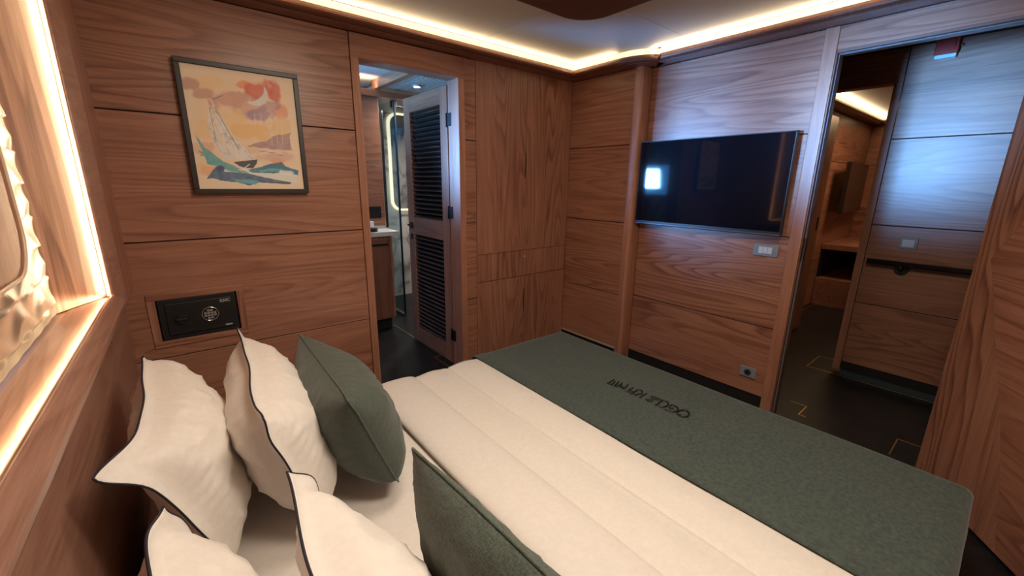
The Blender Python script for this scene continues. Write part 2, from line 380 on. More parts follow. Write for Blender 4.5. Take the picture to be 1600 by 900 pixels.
box('maker_plate', .0550,.0668,.9950,.9955,-.2908,-.2880, SILV, sd, bevel=0)

# wardrobe between the bathroom door and the corner
wd = thing('wardrobe', P(.87,1.0,-.565), 'tall built-in walnut wardrobe with four doors and a middle drawer in the corner', 'wardrobe')
box('carcass', .6834,1.058,1.0035,1.10,-.565,.34, BLACK, wd, bevel=0)
def cut_front(name,x0,x1,z0,z1,hx,hz0,hz1,side):
    """door front with half of the spindle-shaped finger slot cut out of its edge"""
    w_=.0028; n=8; arc = []
    for k in range(n+1):
        a = math.pi*k/n; arc.append((hx+side*w_*math.sin(a)**.6 if 0<k<n else hx, hz0+(hz1-hz0)*(1-math.cos(a))/2))
    if side<0: poly = [(x0,z0),(x1,z0)]+arc+[(x1,z1),(x0,z1)]
    else: poly = [(x1,z1),(x0,z1)]+arc[::-1]+[(x0,z0),(x1,z0)]
    return prism(name, poly, .004, WZ, wd, frame=lambda a,b,c: P(a,1.0+.0035-c,b))
d=.0008
cut_front('door',.6833,.8665-d,-.2085+d,.313,.8665-d,.012,.092,-1); cut_front('door',.8665+d,1.0555,-.2085+d,.313,.8665+d,.012,.092,1)
cut_front('door',.6833,.8680-d,-.53,-.2925-d,.8680-d,-.42,-.335,-1); cut_front('door',.8680+d,1.0555,-.53,-.2925-d,.8680+d,-.42,-.335,1)
dw = box('drawer', .6833,1.0555,.9995,1.0035,-.2925+d,-.2085-d, WZ, wd)
circle_prism('knob', (.8666,.9995,-.2290), .0028,.002, mat('pale_knob',(.6,.5,.42),.3), dw, n=16)

# ------------------------------------------------------------------ television wall (wall_right)
wr = boxes('wall_right', [(XW+.004,1.13,.742,1.02,-.565,.36),(XT+.004,1.131,.3225,.742,-.565,.36),(XT+.004,1.131,-.70,.322,.29,.36),(XT+.004,1.131,-.70,.02,-.565,.29)], BLACK); tag(wr, kind='structure')
for z0,z1 in zip([-.512]+ROWS[1:-1],ROWS[1:]):
    box('wall_panel', XW,XW+.004,.7615,.9995,z0+G,z1-G, WY, wr)
for z0,z1 in zip(ROWB[:-1],ROWB[1:]):
    box('wall_panel', XT,XT+.004,.3345,.7345,z0+G,z1-G, WY, wr)
box('wall_panel', XT,XT+.004,YN,.3205,.268,.3125, WY, wr)
box('wall_panel', XT,XT+.004,YN,.020,-.52,.266, WY, wr)
# rounded corner post
n=10; cv = [(XW-.003,.7605),(XW-.003,.747)]+[(XW-.003+.012*(1-math.cos(t)), .747-.011*math.sin(t)) for t in [math.pi/2*k/n for k in range(1,n+1)]]+[(XT+.002,.7360),(XT+.002,.7605)]
prism('corner_post', cv, .878, WZP, wr, frame=lambda a,b,c: P(a,b,-.565+c))
box('skirting_light_edge', XW-.002,XW+.004,.7615,.9995,-.518,-.512, mat('pale_edge',(.45,.36,.28),.5), wr, bevel=0)
bs = boxes('baseboard_right', [(XT+.012,XT+.02,.3345,.712,-.565,-.520),(XW+.006,XW+.012,.7615,1.0,-.565,-.518)], TOE); tag(bs, kind='structure')
# doorway to the corridor
d2 = thing('door_2', P(XT,.16,-.565)); tag(d2, kind='structure')
YJ=.3100; YH=.0200; ZH=.2655
box('door_casing', XT-.003,XT+.006,YJ,.3340,-.565,.3125, WZP, d2)
box('door_casing', XT-.003,XT+.006,YH-.022,YH,-.565,.266, WZP, d2)
DJ = wood('dark_jamb',2,(.45,.42,.45),plain=.8); DJY = wood('dark_head',1,(.45,.42,.45),plain=.8)
box('door_jamb', XT+.0,1.135,YJ-.0025,YJ+.004,-.565,ZH+.004, DJ, d2); box('door_jamb', XT,1.135,YH-.004,YH+.0025,-.565,ZH, DJ, d2)
box('door_head', XT,1.135,YH,YJ,ZH-.0025,ZH+.004, DJY, d2)
for k,xx in enumerate((1.1035,1.1085)):
    box('seal_strip', xx,xx+.0020,YJ-.0045,YJ-.0025,-.565,ZH-.0025, SEAL, d2, bevel=.0004)
    box('seal_strip', xx,xx+.0020,YH,YJ-.0025,ZH-.0045,ZH-.0025, SEAL, d2, bevel=.0004)
box('strike_plate', 1.098,1.120,YJ-.0040,YJ-.0023,-.165,-.112, BLKM, d2)
# open leaf of that door
ex = (-.82,-.5724); ey = (.5724,-.82)
ld = thing('cabin_door', P(1.0,-.05,-.552), 'open walnut cabin door beside the foot of the bed', 'door')
FR = ((1.0935,.0425),ex,ey)
def leaf(a,b,c): return P(FR[0][0]+a*ex[0]+c*ey[0], FR[0][1]+a*ex[1]+c*ey[1], b)
box('door_core', .0,.29,.0015,.015,-.556,.262, WZ, ld, frame=FR)
edge_ = [(.20,-.556),(.165,-.43),(.138,-.355),(.105,-.285),(.078,-.223),(.055,-.165),(.031,-.117)]
top_ = [(.031,-.1165),(.071,-.0455),(.15,.085),(.262,.262)]
prism('upright_veneer', [(0,-.556)]+edge_+top_[1:]+[(0,.262)], .0016, WZ, ld, frame=lambda a,b,c: leaf(a,b,.0016-c))
prism('inner_veneer', [(a+.0006,b) for a,b in edge_]+[(a+.0006,b) for a,b in top_[1:]]+[(.29,.262),(.29,-.556)], .0016, wood('walnut_leaf',0,(.95,.9,.9),turn=math.radians(145.1)), ld, frame=lambda a,b,c: leaf(a,b,.0016-c))

# television
tv = thing('television', P(1.075,.54,-.11), 'large wall-mounted flat television with a black glossy screen', 'television')
box('bezel', 1.0655,1.080,.3455,.7310,-.1075,.1175, BLK, tv, bevel=.0012)
box('screen', 1.0648,1.0665,.3478,.7287,-.1010,.1152, GLASSTV, tv, bevel=0)
box('lower_trim', 1.0635,1.0785,.3455,.7310,-.1100,-.1065, mat('grey_tv_trim',(.12,.13,.16),.3,metal=.5), tv)
box('wall_mount', 1.080,1.0955,.46,.62,-.05,.06, BLKM, tv)
box('standby_light', 1.0630,1.0636,.7275,.7290,-.1092,-.1078, mat('red_led',(.5,.02,.02),.4,emis=(1,.05,.03),estr=1.5), tv, bevel=0)
# switches
def plate(name,xw,y0,y1,z0,z1,label,cat,nrock,side=-1):
    t_ = thing(name, P(xw,(y0+y1)/2,z0), label, cat)
    box('plate', xw-.004,xw,y0,y1,z0,z1, GREYP, t_, bevel=.001)
    return t_
sw = plate('light_switch',XT,.3515,.4065,-.163,-.1345,'grey light switch with three pale rockers below the television','switch',3)
for k in range(3):
    y0=.3645+k*.0100; box('rocker', XT-.0055,XT-.004,y0,y0+.0094,-.1565,-.1405, GREYL, sw, bevel=.0006)
so = plate('wall_socket',XT,.3545,.3935,-.4770,-.4500,'dark grey power socket low on the panelled wall near the doorway','socket',0)
circle_prism('socket_cup', (XT-.004,.374,-.4635), .0088,.0012, mat('socket_grey',(.10,.10,.11),.4), so, axis='x')
circle_prism('socket_recess', (XT-.0052,.374,-.4635), .0068,.0003, BLACK, so, axis='x')

# ------------------------------------------------------------------ near and hull walls
wn = boxes('wall_front', [(-.2,1.1,YN-.03,YN,-.565,.36)], WXP); tag(wn, kind='structure')
def xl(y): return X0+.022*(y-1)                 # the hull wall is not quite square to the cabin
wl = thing('wall_left', P(-.1,.3,-.565)); tag(wl, kind='structure')
def hull(name, off0, off1, y0, y1, z0, z1, m, bevel=.0008, parent=None):
    vs = [P(xl(y)+off, y, z) for off in (off0,off1) for y in (y0,y1) for z in (z0,z1)]
    return mesh_obj(name, vs, CUBE, m, parent or wl, bevel=bevel*S)
hull('wall_panel', -.03,0, YN,1.0,-.565,-.19, WHULL)
hull('wall_panel', -.03,.018, .842,1.0,-.192,.36, WZP)          # narrow board between the window surround and the corner
hull('wall_panel', -.03,.012, YN,.90,.338,.36, WYP)
hull('wall_panel', -.04,.012, YN,-.16,-.19,.36, WZP)
# window surround: rounded frame, splayed reveal, led strip
YR=.782; ZS=-.160; YL=-.14; ZU=.345
wn1 = thing('window_1', P(-.1,.3,-.16)); tag(wn1, kind='structure')
def surround_prof():
    # (offset from the wall plane, distance outwards from the opening)
    return [(-.02,0),(.0130,0),(.0150,-.007),(.0178,-.007),(.0200,.003),(.0215,.012),(.0245,.024),(.0250,.036),(.0225,.046),(.0150,.053),(-.02,.054)]
def surround(name, m):
    pr = surround_prof(); cor = [(YR,ZU,1,1),(YR,ZS,1,-1),(YL,ZS,-1,-1),(YL,ZU,-1,1)]
    vs, fs = [], []; k = len(pr)
    for (y,z,sy,sz) in cor:
        for off, d_ in pr:
            yy = y+sy*d_*1.25; zz = z+sz*d_*.52; vs.append(P(xl(yy)+off, yy, zz))
    for i in range(3):
        for j in range(k-1): fs.append((i*k+j,(i+1)*k+j,(i+1)*k+j+1,i*k+j+1))
    fs += [tuple(range(k)), tuple(3*k+j for j in range(k))]
    o_ = mesh_obj(name, vs, fs, m, wn1, smooth=False)
    return o_
sr = surround('surround_frame', WHULL)
bv = sr.modifiers.new('bevel','BEVEL'); bv.width=.004; bv.segments=3; bv.limit_method='ANGLE'; bv.angle_limit=.2
for p in sr.data.polygons: p.use_smooth = True
XG = -.1245
def yv(off): return .713
# side reveal (splayed) and sill
rv = mesh_obj('reveal_board', [P(XG,.711,-.159),P(XG,.711,ZU),P(xl(YR)+.0095,YR,ZU),P(xl(YR)+.0095,YR,-.159),P(XG,.735,-.159),P(XG,.735,ZU),P(xl(YR)-.002,YR+.012,ZU),P(xl(YR)-.002,YR+.012,-.159)],
    [(0,1,2,3),(7,6,5,4),(0,4,5,1),(1,5,6,2),(2,6,7,3),(3,7,4,0)], OZ, wn1)
vs = [P(XG-.02,-.16,-.161),P(XG-.02,.74,-.161),P(xl(.79)+.0105,.79,-.1605),P(xl(-.16)+.0105,-.16,-.1605)]
mesh_obj('sill_board', vs+[v-Vector((0,0,.02)) for v in vs], [(0,1,2,3),(7,6,5,4),(0,4,5,1),(1,5,6,2),(2,6,7,3),(3,7,4,0)], OY, wn1)
# led strip sunk into the inner edge of the surround
def led_line(pts, r): 
    return tube('led_strip', pts, r, LEDW, wn1, seg=6)
led_line([P(xl(YR)+.0118,YR-.0015,ZU),P(xl(YR)+.0118,YR-.0015,ZS+.002)], .0035)
box('window_pane', XG-.022,XG-.020,-.16,.74,-.17,.35, glass('window_glass',(.9,.95,1)), wn1, bevel=0)
boxes('window_frame', [(XG-.03,XG-.016,.7135,.76,-.18,.36),(XG-.03,XG-.016,-.2,.76,-.20,-.1625)], BLK, wn1)
# wavy blind
def blind():
    vs, fs = [], []; ny, nz = 140, 260
    for i in range(ny+1):
        for j in range(nz+1):
            z = -.157+(ZU+.155)*j/nz; y = -.13+.838*i/ny
            ph = 2*math.pi*z/.0345
            wob = math.sin(2*math.pi*y/.085+ (math.pi if math.floor(z/.0345+.25)%2 else 0))
            x = XG+.0014+.0025*(1-abs(math.sin(ph/2+.75*wob)))+.0002*wob
            if i==ny: y -= .0045*abs(math.sin(math.pi*z/.0345))
            vs.append(P(x,y,z))
    for i in range(ny):
        for j in range(nz):
            a=i*(nz+1)+j; fs.append((a,a+nz+1,a+nz+2,a+1))
    b_ = mesh_obj('pleated_blind', vs, fs, BLIND, smooth=True); tag(b_, 'champagne pleated blind with wavy folds drawn over the left window', 'blind')
blind()
hz_ = thing('window_cover', P(-.112,.3,-.087), 'brown rounded wooden panel with a pale edge standing before the wavy blind', 'panel')
rr_ = rrect(.05,.590,-.087,.20,.045)
prism('board', rr_, .0030, wood('cover_wood',2,(.9,.85,.8),plain=.6), hz_, frame=lambda a,b,c: P(-.1135+c,a,b))
tube('edge_bead', [P(-.1105,a,b) for a,b in rr_], .0045, mat('pale_bead',(.62,.46,.32),.4), hz_, closed=True, seg=6)

# ------------------------------------------------------------------ painting
def painting():
    t_ = thing('framed_painting', P(.14,.995,-.026), 'black-framed watercolour of a sailing boat on a blue wave under a crescent moon', 'painting')
    X_0,X_1,Z_0,Z_1 = .0405,.2385,-.0268,.2065; f=.0088; yf=.9855
    FRM = mat('dark_frame_wood',(.022,.016,.014),.4)
    for a in ((X_0,X_1,Z_1-f,Z_1),(X_0,X_1,Z_0,Z_0+f),(X_0,X_0+f,Z_0+f,Z_1-f),(X_1-f,X_1,Z_0+f,Z_1-f)):
        box('frame_bar', a[0],a[1],yf,.9998,a[2],a[3], FRM, t_, bevel=.001)
    nx, nz = 230, 270
    quad = np.array([(78,68),(755,165),(828,842),(205,840)],float)
    # homography from the unit square to the drawn coordinates
    def homog(q):
        A=[];B=[]
        for (u,v),(x,y) in zip(((0,0),(1,0),(1,1),(0,1)),q):
            A.append([u,v,1,0,0,0,-u*x,-v*x]);B.append(x);A.append([0,0,0,u,v,1,-u*y,-v*y]);B.append(y)
        h=np.linalg.solve(np.array(A),np.array(B)); return np.append(h,1).reshape(3,3)
    H = homog(quad)
    U,V = np.meshgrid(np.linspace(0,1,nx+1), np.linspace(0,1,nz+1), indexing='ij')
    W_ = H[2,0]*U+H[2,1]*V+1; X = (H[0,0]*U+H[0,1]*V+H[0,2])/W_; Y = (H[1,0]*U+H[1,1]*V+H[1,2])/W_
    rng = np.random.RandomState(3)
    def vn(sc, seed):
        r = np.random.RandomState(seed).rand(64,64); x = U*sc; y = V*sc; xi = x.astype(int)%63; yi = y.astype(int)%63; fx = x-np.floor(x); fy = y-np.floor(y)
        fx = fx*fx*(3-2*fx); fy = fy*fy*(3-2*fy)
        return (r[xi,yi]*(1-fx)+r[xi+1,yi]*fx)*(1-fy)+(r[xi,yi+1]*(1-fx)+r[xi+1,yi+1]*fx)*fy
    def fbm(sc,seed): return sum(vn(sc*2**k,seed+k)*.5**k for k in range(4))/1.875
    n1,n2,n3 = fbm(6,1),fbm(9,11),fbm(30,21)
    C_ = np.zeros(X.shape+(3,)); C_[:] = (240,214,182)
    def mixin(c,a):
        a = np.clip(a,0,1)[...,None]; C_[:] = C_*(1-a)+np.array(c,float)*a
    def inside(poly, jx=0):
        p = np.array(poly,float); x = X+(n3-.5)*jx; y = Y+(n2-.5)*jx; r = np.zeros(X.shape,bool); j = len(p)-1
        for i in range(len(p)):
            c = ((p[i,1]>y)!=(p[j,1]>y)) & (x < (p[j,0]-p[i,0])*(y-p[i,1])/(p[j,1]-p[i,1]+1e-9)+p[i,0]); r ^= c; j = i
        return r.astype(float)
    def blob(cx,cy,rx,ry,c,a,j=1.3):
        d = np.sqrt(((X-cx)/rx)**2+((Y-cy)/ry)**2)+(n2-.5)*j; mixin(c, a*np.clip((1.05-d)*3.2,0,1)*(.65+.5*n1))
    sky = [(125,170),(330,150),(500,185),(660,190),(735,250),(715,400),(745,430),(748,600),(770,640),(780,700),(200,700),(190,560),(165,440),(170,290)]
    mixin((240,202,158), .62*inside(sky,60)*(.55+.6*n1))
    blob(250,200,100,60,(240,196,120),.7); blob(160,200,60,45,(176,120,112),.8); blob(230,260,90,40,(178,118,104),.8,1)
    blob(380,290,170,60,(190,120,104),.75); blob(470,350,120,50,(200,140,120),.6); blob(450,205,50,28,(230,112,80),.85); blob(560,235,90,50,(206,72,58),.9)
    blob(650,250,45,60,(200,70,60),.85); blob(690,370,40,45,(228,120,90),.8); blob(540,390,90,50,(140,100,150),.8); blob(620,330,60,30,(150,100,140),.6)
    blob(390,430,140,80,(240,196,128),.8); blob(520,480,150,60,(238,182,104),.85); blob(690,470,60,70,(236,190,130),.8); blob(230,480,70,70,(232,186,110),.6)
    blob(230,590,90,40,(214,150,124),.6); blob(650,650,130,40,(208,160,150),.7); blob(660,670,60,20,(240,150,100),.8); blob(250,730,70,50,(240,160,100),.85); blob(520,600,100,30,(226,170,130),.6)
    hills = [(490,580),(560,552),(600,545),(640,520),(672,508),(690,512),(748,494),(738,520),(752,604),(640,600),(560,588)]
    mixin((140,104,116), .85*inside(hills,10)*(.6+.6*n3))
    for x in (532,570,660,626,690): mixin((244,224,214), .75*np.clip(1-np.abs(X-x-(Y-420)*.06)/3.2,0,1)*((Y>365+(x%40))&(Y<(460 if x<600 else 570)))*(n3>.35))
    for (cx,cy,rx) in ((580,603,34),(630,612,22),(685,626,20)): blob(cx,cy,rx,7,(236,226,228),.95,.6); blob(cx,cy+6,rx,4,(120,80,130),.7,.6)
    mixin((214,222,226), inside([(586,212),(606,248),(610,285),(598,315),(565,334),(520,330),(478,308),(520,305),(556,290),(580,262)],3)*(.85+.2*n3))
    lw = [(245,780),(300,705),(330,697),(352,712),(350,735),(400,735),(470,742),(560,762),(650,785),(752,800),(740,812),(620,806),(560,800),(500,818),(430,800),(330,790),(285,775)]
    uw = [(175,506),(205,545),(235,590),(262,606),(300,640),(345,672),(400,696),(455,722),(500,745),(440,738),(380,728),(300,700),(252,690),(236,640),(205,640),(215,628),(192,600),(222,612)]
    rw = [(480,722),(560,708),(620,690),(692,674),(718,704),(790,728),(788,758),(740,742),(700,740),(640,748),(570,742),(520,742)]
    mixin((222,232,226), .9*inside([(300,690),(480,722),(790,740),(785,800),(690,790),(560,765),(350,735)],8))
    mixin((52,150,160), .97*inside(uw,10)*(.75+.4*n3)); mixin((28,92,128), .97*inside(rw,8)*(.7+.6*n1)); mixin((30,70,120), .97*inside(lw,8)*(.7+.5*n3))
    mixin((80,180,190), .7*inside([(400,775),(560,790),(540,812),(430,800)],20)); mixin((90,190,196), .6*inside([(560,725),(700,715),(690,738),(570,740)],20))
    blob(327,715,27,20,(28,34,84),1.0,.3)
    blob(715,742,50,18,(240,240,236),.95,1.6); blob(570,690,30,25,(240,236,230),.5,2.4); blob(470,722,40,10,(235,238,236),.9,1.2)
    s1 = [(262,340),(256,360),(252,430),(272,515),(312,600),(352,662),(420,664),(340,560),(290,440)]
    s2 = [(274,326),(292,335),(340,410),(400,510),(480,596),(546,662),(430,664),(350,560),(296,440)]
    mixin((226,220,214), inside(s1,3)); mixin((232,226,220), inside(s2,3))
    mixin((120,110,104), .55*(inside(s1)+inside(s2))*(np.abs(((X-Y*.55)/15)%1-.5)<.12)*(n3>.5)); mixin((130,120,116), .4*(inside(s1)+inside(s2))*(n3>.72))
    def line(a,b,w_,c,al=1.):
        a=np.array(a,float); b=np.array(b,float); d=b-a; t=np.clip(((X-a[0])*d[0]+(Y-a[1])*d[1])/(d@d),0,1)
        mixin(c, al*(np.hypot(X-a[0]-t*d[0], Y-a[1]-t*d[1])<w_))
    line((262,288),(300,345),2.5,(235,230,226)); line((238,300),(262,350),2.5,(230,220,214)); line((285,295),(340,270),2.5,(110,80,90)); line((290,335),(436,600),2.2,(110,100,100)); line((262,345),(300,540),2,(130,120,115))
    mixin((32,40,56), inside([(405,676),(548,660),(540,690),(520,714),(472,712),(440,700)],3)); line((350,660),(550,658),3,(226,216,206))
    line((470,712),(500,690),3,(214,224,226)); line((620,798),(745,806),2.5,(40,50,70),.8)
    C_[:] = C_*.74+np.array((247,230,212))*.26; cols = (C_/255.0).clip(0,1)**2.1
    vs = []; X0_,X1_,Z0_,Z1_ = X_0+f-.0005,X_1-f+.0005,Z_0+f-.0005,Z_1-f+.0005
    for i in range(nx+1):
        for j in range(nz+1): vs.append(P(X0_+(X1_-X0_)*i/nx, .9895, Z1_-(Z1_-Z0_)*j/nz))
    fs = [(i*(nz+1)+j,(i+1)*(nz+1)+j,(i+1)*(nz+1)+j+1,i*(nz+1)+j+1) for i in range(nx) for j in range(nz)]
    m = mat('watercolour_print',(.8,.7,.6),.6); nt = m.node_tree; vc = N(nt,'ShaderNodeVertexColor'); vc.layer_name = 'print'; nt.links.new(vc.outputs[0], nt.nodes['Principled BSDF'].inputs['Base Color'])
    me = bpy.data.meshes.new('print'); org = P(.14,.9895,.09); me.from_pydata([tuple(v-org) for v in vs],[],fs)
    ca = me.color_attributes.new('print','FLOAT_COLOR','POINT'); arr = np.ones((len(vs),4),np.float32); arr[:,:3] = cols.reshape(-1,3); ca.data.foreach_set('color', arr.ravel())
    me.materials.append(m); o_ = bpy.data.objects.new('watercolour_print', me); link(o_, t_, org)
    box('backing_board', X_0+.002,X_1-.002,.9900,.9990,Z_0+.002,Z_1-.002, BLACK, t_, bevel=0)
painting()

# ------------------------------------------------------------------ bathroom behind the open louvred door
bw = thing('wall_bathroom', P(.5,1.9,-.565)); tag(bw, kind='structure')
boxes('outer_wall', [(-.13,1.3,2.12,2.15,-.565,.5),(1.22,1.25,1.04,2.12,-.565,.5),(-.13,-.11,1.04,2.12,-.565,-.055),(-.13,-.11,1.04,2.12,.11,.5),(-.13,-.11,1.04,1.34,-.055,.11),(-.13,-.11,1.56,2.12,-.055,.11)], MARB, bw)
box('window_glow', -.128,-.122,1.34,1.56,-.055,.11, mat('bright_sea_view',(.1,.3,.8),.5,emis=(.06,.36,1),estr=6), bw, bevel=0)
for z0,z1 in ((-.17,.06),(.0615,.299)):
    box('wall_panel', .42,.6560,1.600,1.612,z0,z1, WX, bw)
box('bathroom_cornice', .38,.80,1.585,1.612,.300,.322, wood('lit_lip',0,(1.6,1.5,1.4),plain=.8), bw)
box('bathroom_ceiling', -.11,1.22,1.04,2.12,.360,.37, CEIL, bw, bevel=0)
box('bathroom_ceiling_panel', .665,1.22,1.04,2.12,.335,.352, mat('grey_panel',(.5,.48,.45),.5), bw, bevel=0)
box('ceiling_beam', .645,.668,1.04,1.62,.328,.36, WYP, bw)
vt = thing('ceiling_vent', P(.80,1.4,.333), 'grey slatted ceiling vent in the bathroom beside the small spotlight', 'vent')
box('vent_backing', .70,.86,1.25,1.56,.3335,.3348, mat('vent_dark',(.12,.12,.12),.5), vt, bevel=0)
for k in range(12): box('slat', .702+k*.0133,.709+k*.0133,1.25,1.56,.3315,.3335, mat('vent_grey',(.45,.43,.40),.4) if k==0 else bpy.data.materials['vent_grey'], vt, bevel=0)
sp = thing('ceiling_spotlight', P(.745,1.48,.33), 'small bright round spotlight in the bathroom ceiling', 'lamp')
circle_prism('rim', (.745,1.46,.326), .014,.007, WHT, sp, axis='z'); circle_prism('lens', (.745,1.46,.3250), .010,.001, mat('lit_lens',(1,1,1),.4,emis=(1,.93,.82),estr=14), sp, axis='z')
# vanity
vn_ = thing('vanity_cabinet', P(.5,1.5,-.525), 'walnut bathroom vanity cabinet under the marble worktop', 'cabinet')
box('carcass', .20,.636,1.505,1.60,-.522,-.200, WZ, vn_)
dd = box('door', .42,.6250,1.4985,1.5045,-.515,-.212, wood('dark_vanity',2,(.75,.7,.7)), vn_); box('handle', .50,.617,1.492,1.4985,-.233,-.226, BLKM, dd)
box('side_stile', .6265,.636,1.499,1.5045,-.515,-.205, WZP, vn_)
boxes('plinth', [(.21,.63,1.53,1.6,-.565,-.523)], BLACK, vn_)
wt = box('worktop', .20,.662,1.490,1.90,-.1985,-.182, mat('white_marble_top',(.80,.78,.74),.2), None); tag(wt, 'white marble worktop on the bathroom vanity', 'worktop')
bsn = thing('wash_basin', P(.55,1.54,-.182), 'small black basin standing on the white marble worktop', 'basin')
prism('bowl', rrect(.45,.590,1.50,1.56,.02), .012, BLK, bsn, frame=lambda a,b,c: P(a,b,-.1815+c), bevel=.002)
bx_ = box('tissue_box', .52,.600,1.575,1.597,-.1815,-.150, WHT, None); tag(bx_, 'small white box at the back of the bathroom worktop', 'box')
sk = thing('wall_socket', P(.6,1.6,-.12), 'small black socket on the bathroom wall above the worktop', 'socket'); box('plate', .585,.640,1.596,1.600,-.14,-.095, BLKM, sk)
# shower: glass screen, bar, rounded backlit mirror
shg = thing('shower_screen', P(.72,1.8,-.56), 'clear glass shower screen with a blue edge in the bathroom', 'screen')
box('glass_panel', .722,.727,1.615,2.10,-.555,.300, GL, shg, bevel=0); box('glass_edge', .7215,.7275,1.608,1.615,-.555,.300, GLE, shg, bevel=0)
tube('support_bar', [P(.7245,1.62,.285),P(.86,1.70,.285)], .012, BLKM, shg); box('clamp', .715,.735,1.61,1.63,.275,.300, BLKM, shg)
box('bottom_track', .718,.730,1.61,2.10,-.563,-.553, STEEL, shg)
prof_ = thing('shower_profile', P(.69,1.75,-.18), 'upright chrome shower profile beside the bathroom wall panel', 'profile')
box('post', .664,.676,1.615,1.628,-.180,.26, CHR, prof_); box('post', .680,.688,1.66,1.67,-.180,.26, STEEL, prof_)
mr = thing('backlit_mirror', P(.98,2.11,-.15), 'rounded bathroom mirror with a warm glowing edge', 'mirror')
prism('glow_edge', rrect(.905,1.14,-.15,.335,.05), .008, mat('mirror_glow',(1,.9,.7),.5,emis=(1,.80,.50),estr=1.1), mr, frame=lambda a,b,c: P(a,2.118-c,b))
prism('mirror_glass', rrect(.918,1.13,-.14,.325,.045), .004, MIRR, mr, frame=lambda a,b,c: P(a,2.110-c,b))
box('marble_partition', .700,1.20,1.95,1.953,-.565,-.17, MARB, bw, bevel=0)
# louvred door, open at a right angle
lv = thing('louvred_door', P(.639,1.2,-.56), 'open walnut bathroom door with two panels of dark louvres', 'door')
LX0,LX1 = .632,.646; SL = mat('dark_glossy_louvre',(.035,.026,.024),.16,coat=.4)
for (y0,y1) in ((1.0665,1.1060),(1.2985,1.3400)): box('stile', LX0,LX1,y0,y1,-.56,.256, WZP, lv)
for (z0,z1) in ((.2110,.256),(-.1725,-.1150),(-.56,-.5040)): box('rail', LX0,LX1,1.1063,1.2982,z0,z1, WY, lv)
proto = None
for (z0,z1,n_) in ((-.1150,.2110,23),(-.5040,-.1725,23)):
    for k in range(n_):
        zc = z0+(k+.5)*(z1-z0)/n_
        if proto is None:
            a = [P(LX0+.0005+(LX1-LX0-.001)*q, 1.1063, zc-.0058+.0108*(q)) for q in (0,1)]; th = Vector((0,0,.0022*S))
            b_ = [v+Vector((0,(1.2982-1.1063)*S,0)) for v in a]
            proto = mesh_obj('louvre_slat', [a[0],a[0]+th,b_[0],b_[0]+th,a[1],a[1]+th,b_[1],b_[1]+th], CUBE, SL, lv, bevel=.0015); z_first = zc
        else:
            c_ = proto.copy(); COL.objects.link(c_); c_.location.z = proto.location.z+(zc-z_first)*S
box('backing_panel', LX1-.001,LX1+.0005,1.1063,1.2982,-.504,.211, BLACK, lv, bevel=0)
hd = box('handle', .622,.628,1.300,1.330,-.1460,-.1400, BLKM, lv); box('escutcheon', .628,.632,1.308,1.322,-.153,-.133, BLKM, lv); box('keyhole_plate', .629,.632,1.308,1.322,-.190,-.172, BLKM, lv)
for zc in (.165,-.085,-.46):
    t_ = tube('hinge', [P(.6268,1.060,zc-.018),P(.6268,1.060,zc+.018)], .008, HNG, lv); box('hinge_leaf', .6245,.6262,1.034,1.054,zc-.017,zc+.017, HNG, lv)

# ------------------------------------------------------------------ corridor and far cabin
XC = 1.541
wc = boxes('wall_corridor', [(XC+.004,1.575,-.70,.272,-.565,.50),(XC+.004,1.575,.272,.52,.2705,.50),(XC+.004,1.575,.52,1.3,-.565,.50)], BLACK); tag(wc, kind='structure')
RC = [-.520,-.330,-.102,.127,.50]
for z0,z1 in zip(RC[:-1],RC[1:]):
    box('wall_panel', XC,XC+.004,-.70,.2735,z0+G,z1-G, WY, wc); box('wall_panel', XC,XC+.004,.535,1.3,z0+G,z1-G, WY, wc)
box('wall_panel', XC,XC+.004,.2755,.534,.2905,.50, WY, wc)
bc = boxes('baseboard_corridor', [(XC+.006,XC+.012,-.70,.272,-.565,-.520),(XC+.002,XC+.012,-.70,.272,-.565,-.548)], mat('blue_grey_skirting',(.03,.05,.07),.4)); tag(bc, kind='structure')
d3 = thing('door_3', P(XC,.39,-.565)); tag(d3, kind='structure')
box('door_casing', XC-.003,1.580,.2745,.2925,-.548,.2680, WZP, d3); box('door_casing', XC-.003,1.580,.517,.535,-.565,.2680, WZP, d3); box('door_head', XC-.003,1.580,.2745,.535,.2685,.2900, WYP, d3)
ce2 = boxes('ceiling_corridor', [(1.131,1.545,-.7,1.3,.50,.52)], CEIL); tag(ce2, kind='structure')
we = boxes('wall_corridor_end', [(1.131,1.56,1.28,1.30,-.565,.5),(1.131,1.56,-.72,-.70,-.565,.5)], WXP); tag(we, kind='structure')
hr = thing('handrail', P(XC-.02,.15,-.205), 'black tubular handrail on the corridor wall', 'handrail')
tube('rail', [P(XC-.026,.262,-.2010),P(XC-.026,-.35,-.2010)], .0185, BLKM, hr, seg=14)
for yy in (.19,-.22):
    circle_prism('bracket_disc', (XC,yy,-.218), .0155,.005, BLKM, hr, axis='x', bevel=.001); tube('bracket_arm', [P(XC-.004,yy,-.218),P(XC-.020,yy,-.218),P(XC-.026,yy,-.205)], .012, BLKM, hr)
s2_ = plate('light_switch',XC,.1700,.2080,-.1610,-.1300,'grey single light switch above the black corridor handrail','switch',1)
box('rocker', XC-.006,XC-.004,.1765,.2015,-.1555,-.1355, GREYL, s2_, bevel=.0008)
ra = thing('alarm_unit', P(XC,.205,.31), 'small red alarm unit with a pale base high on the corridor wall', 'alarm')
box('housing', XC-.018,XC,.184,.226,.318,.360, RED, ra, bevel=.002); box('front_plate', XC-.021,XC-.018,.190,.220,.325,.353, RED, ra, bevel=.001); box('lower_lens', XC-.016,XC,.186,.224,.310,.318, mat('pale_lens',(.5,.75,.85),.3), ra)
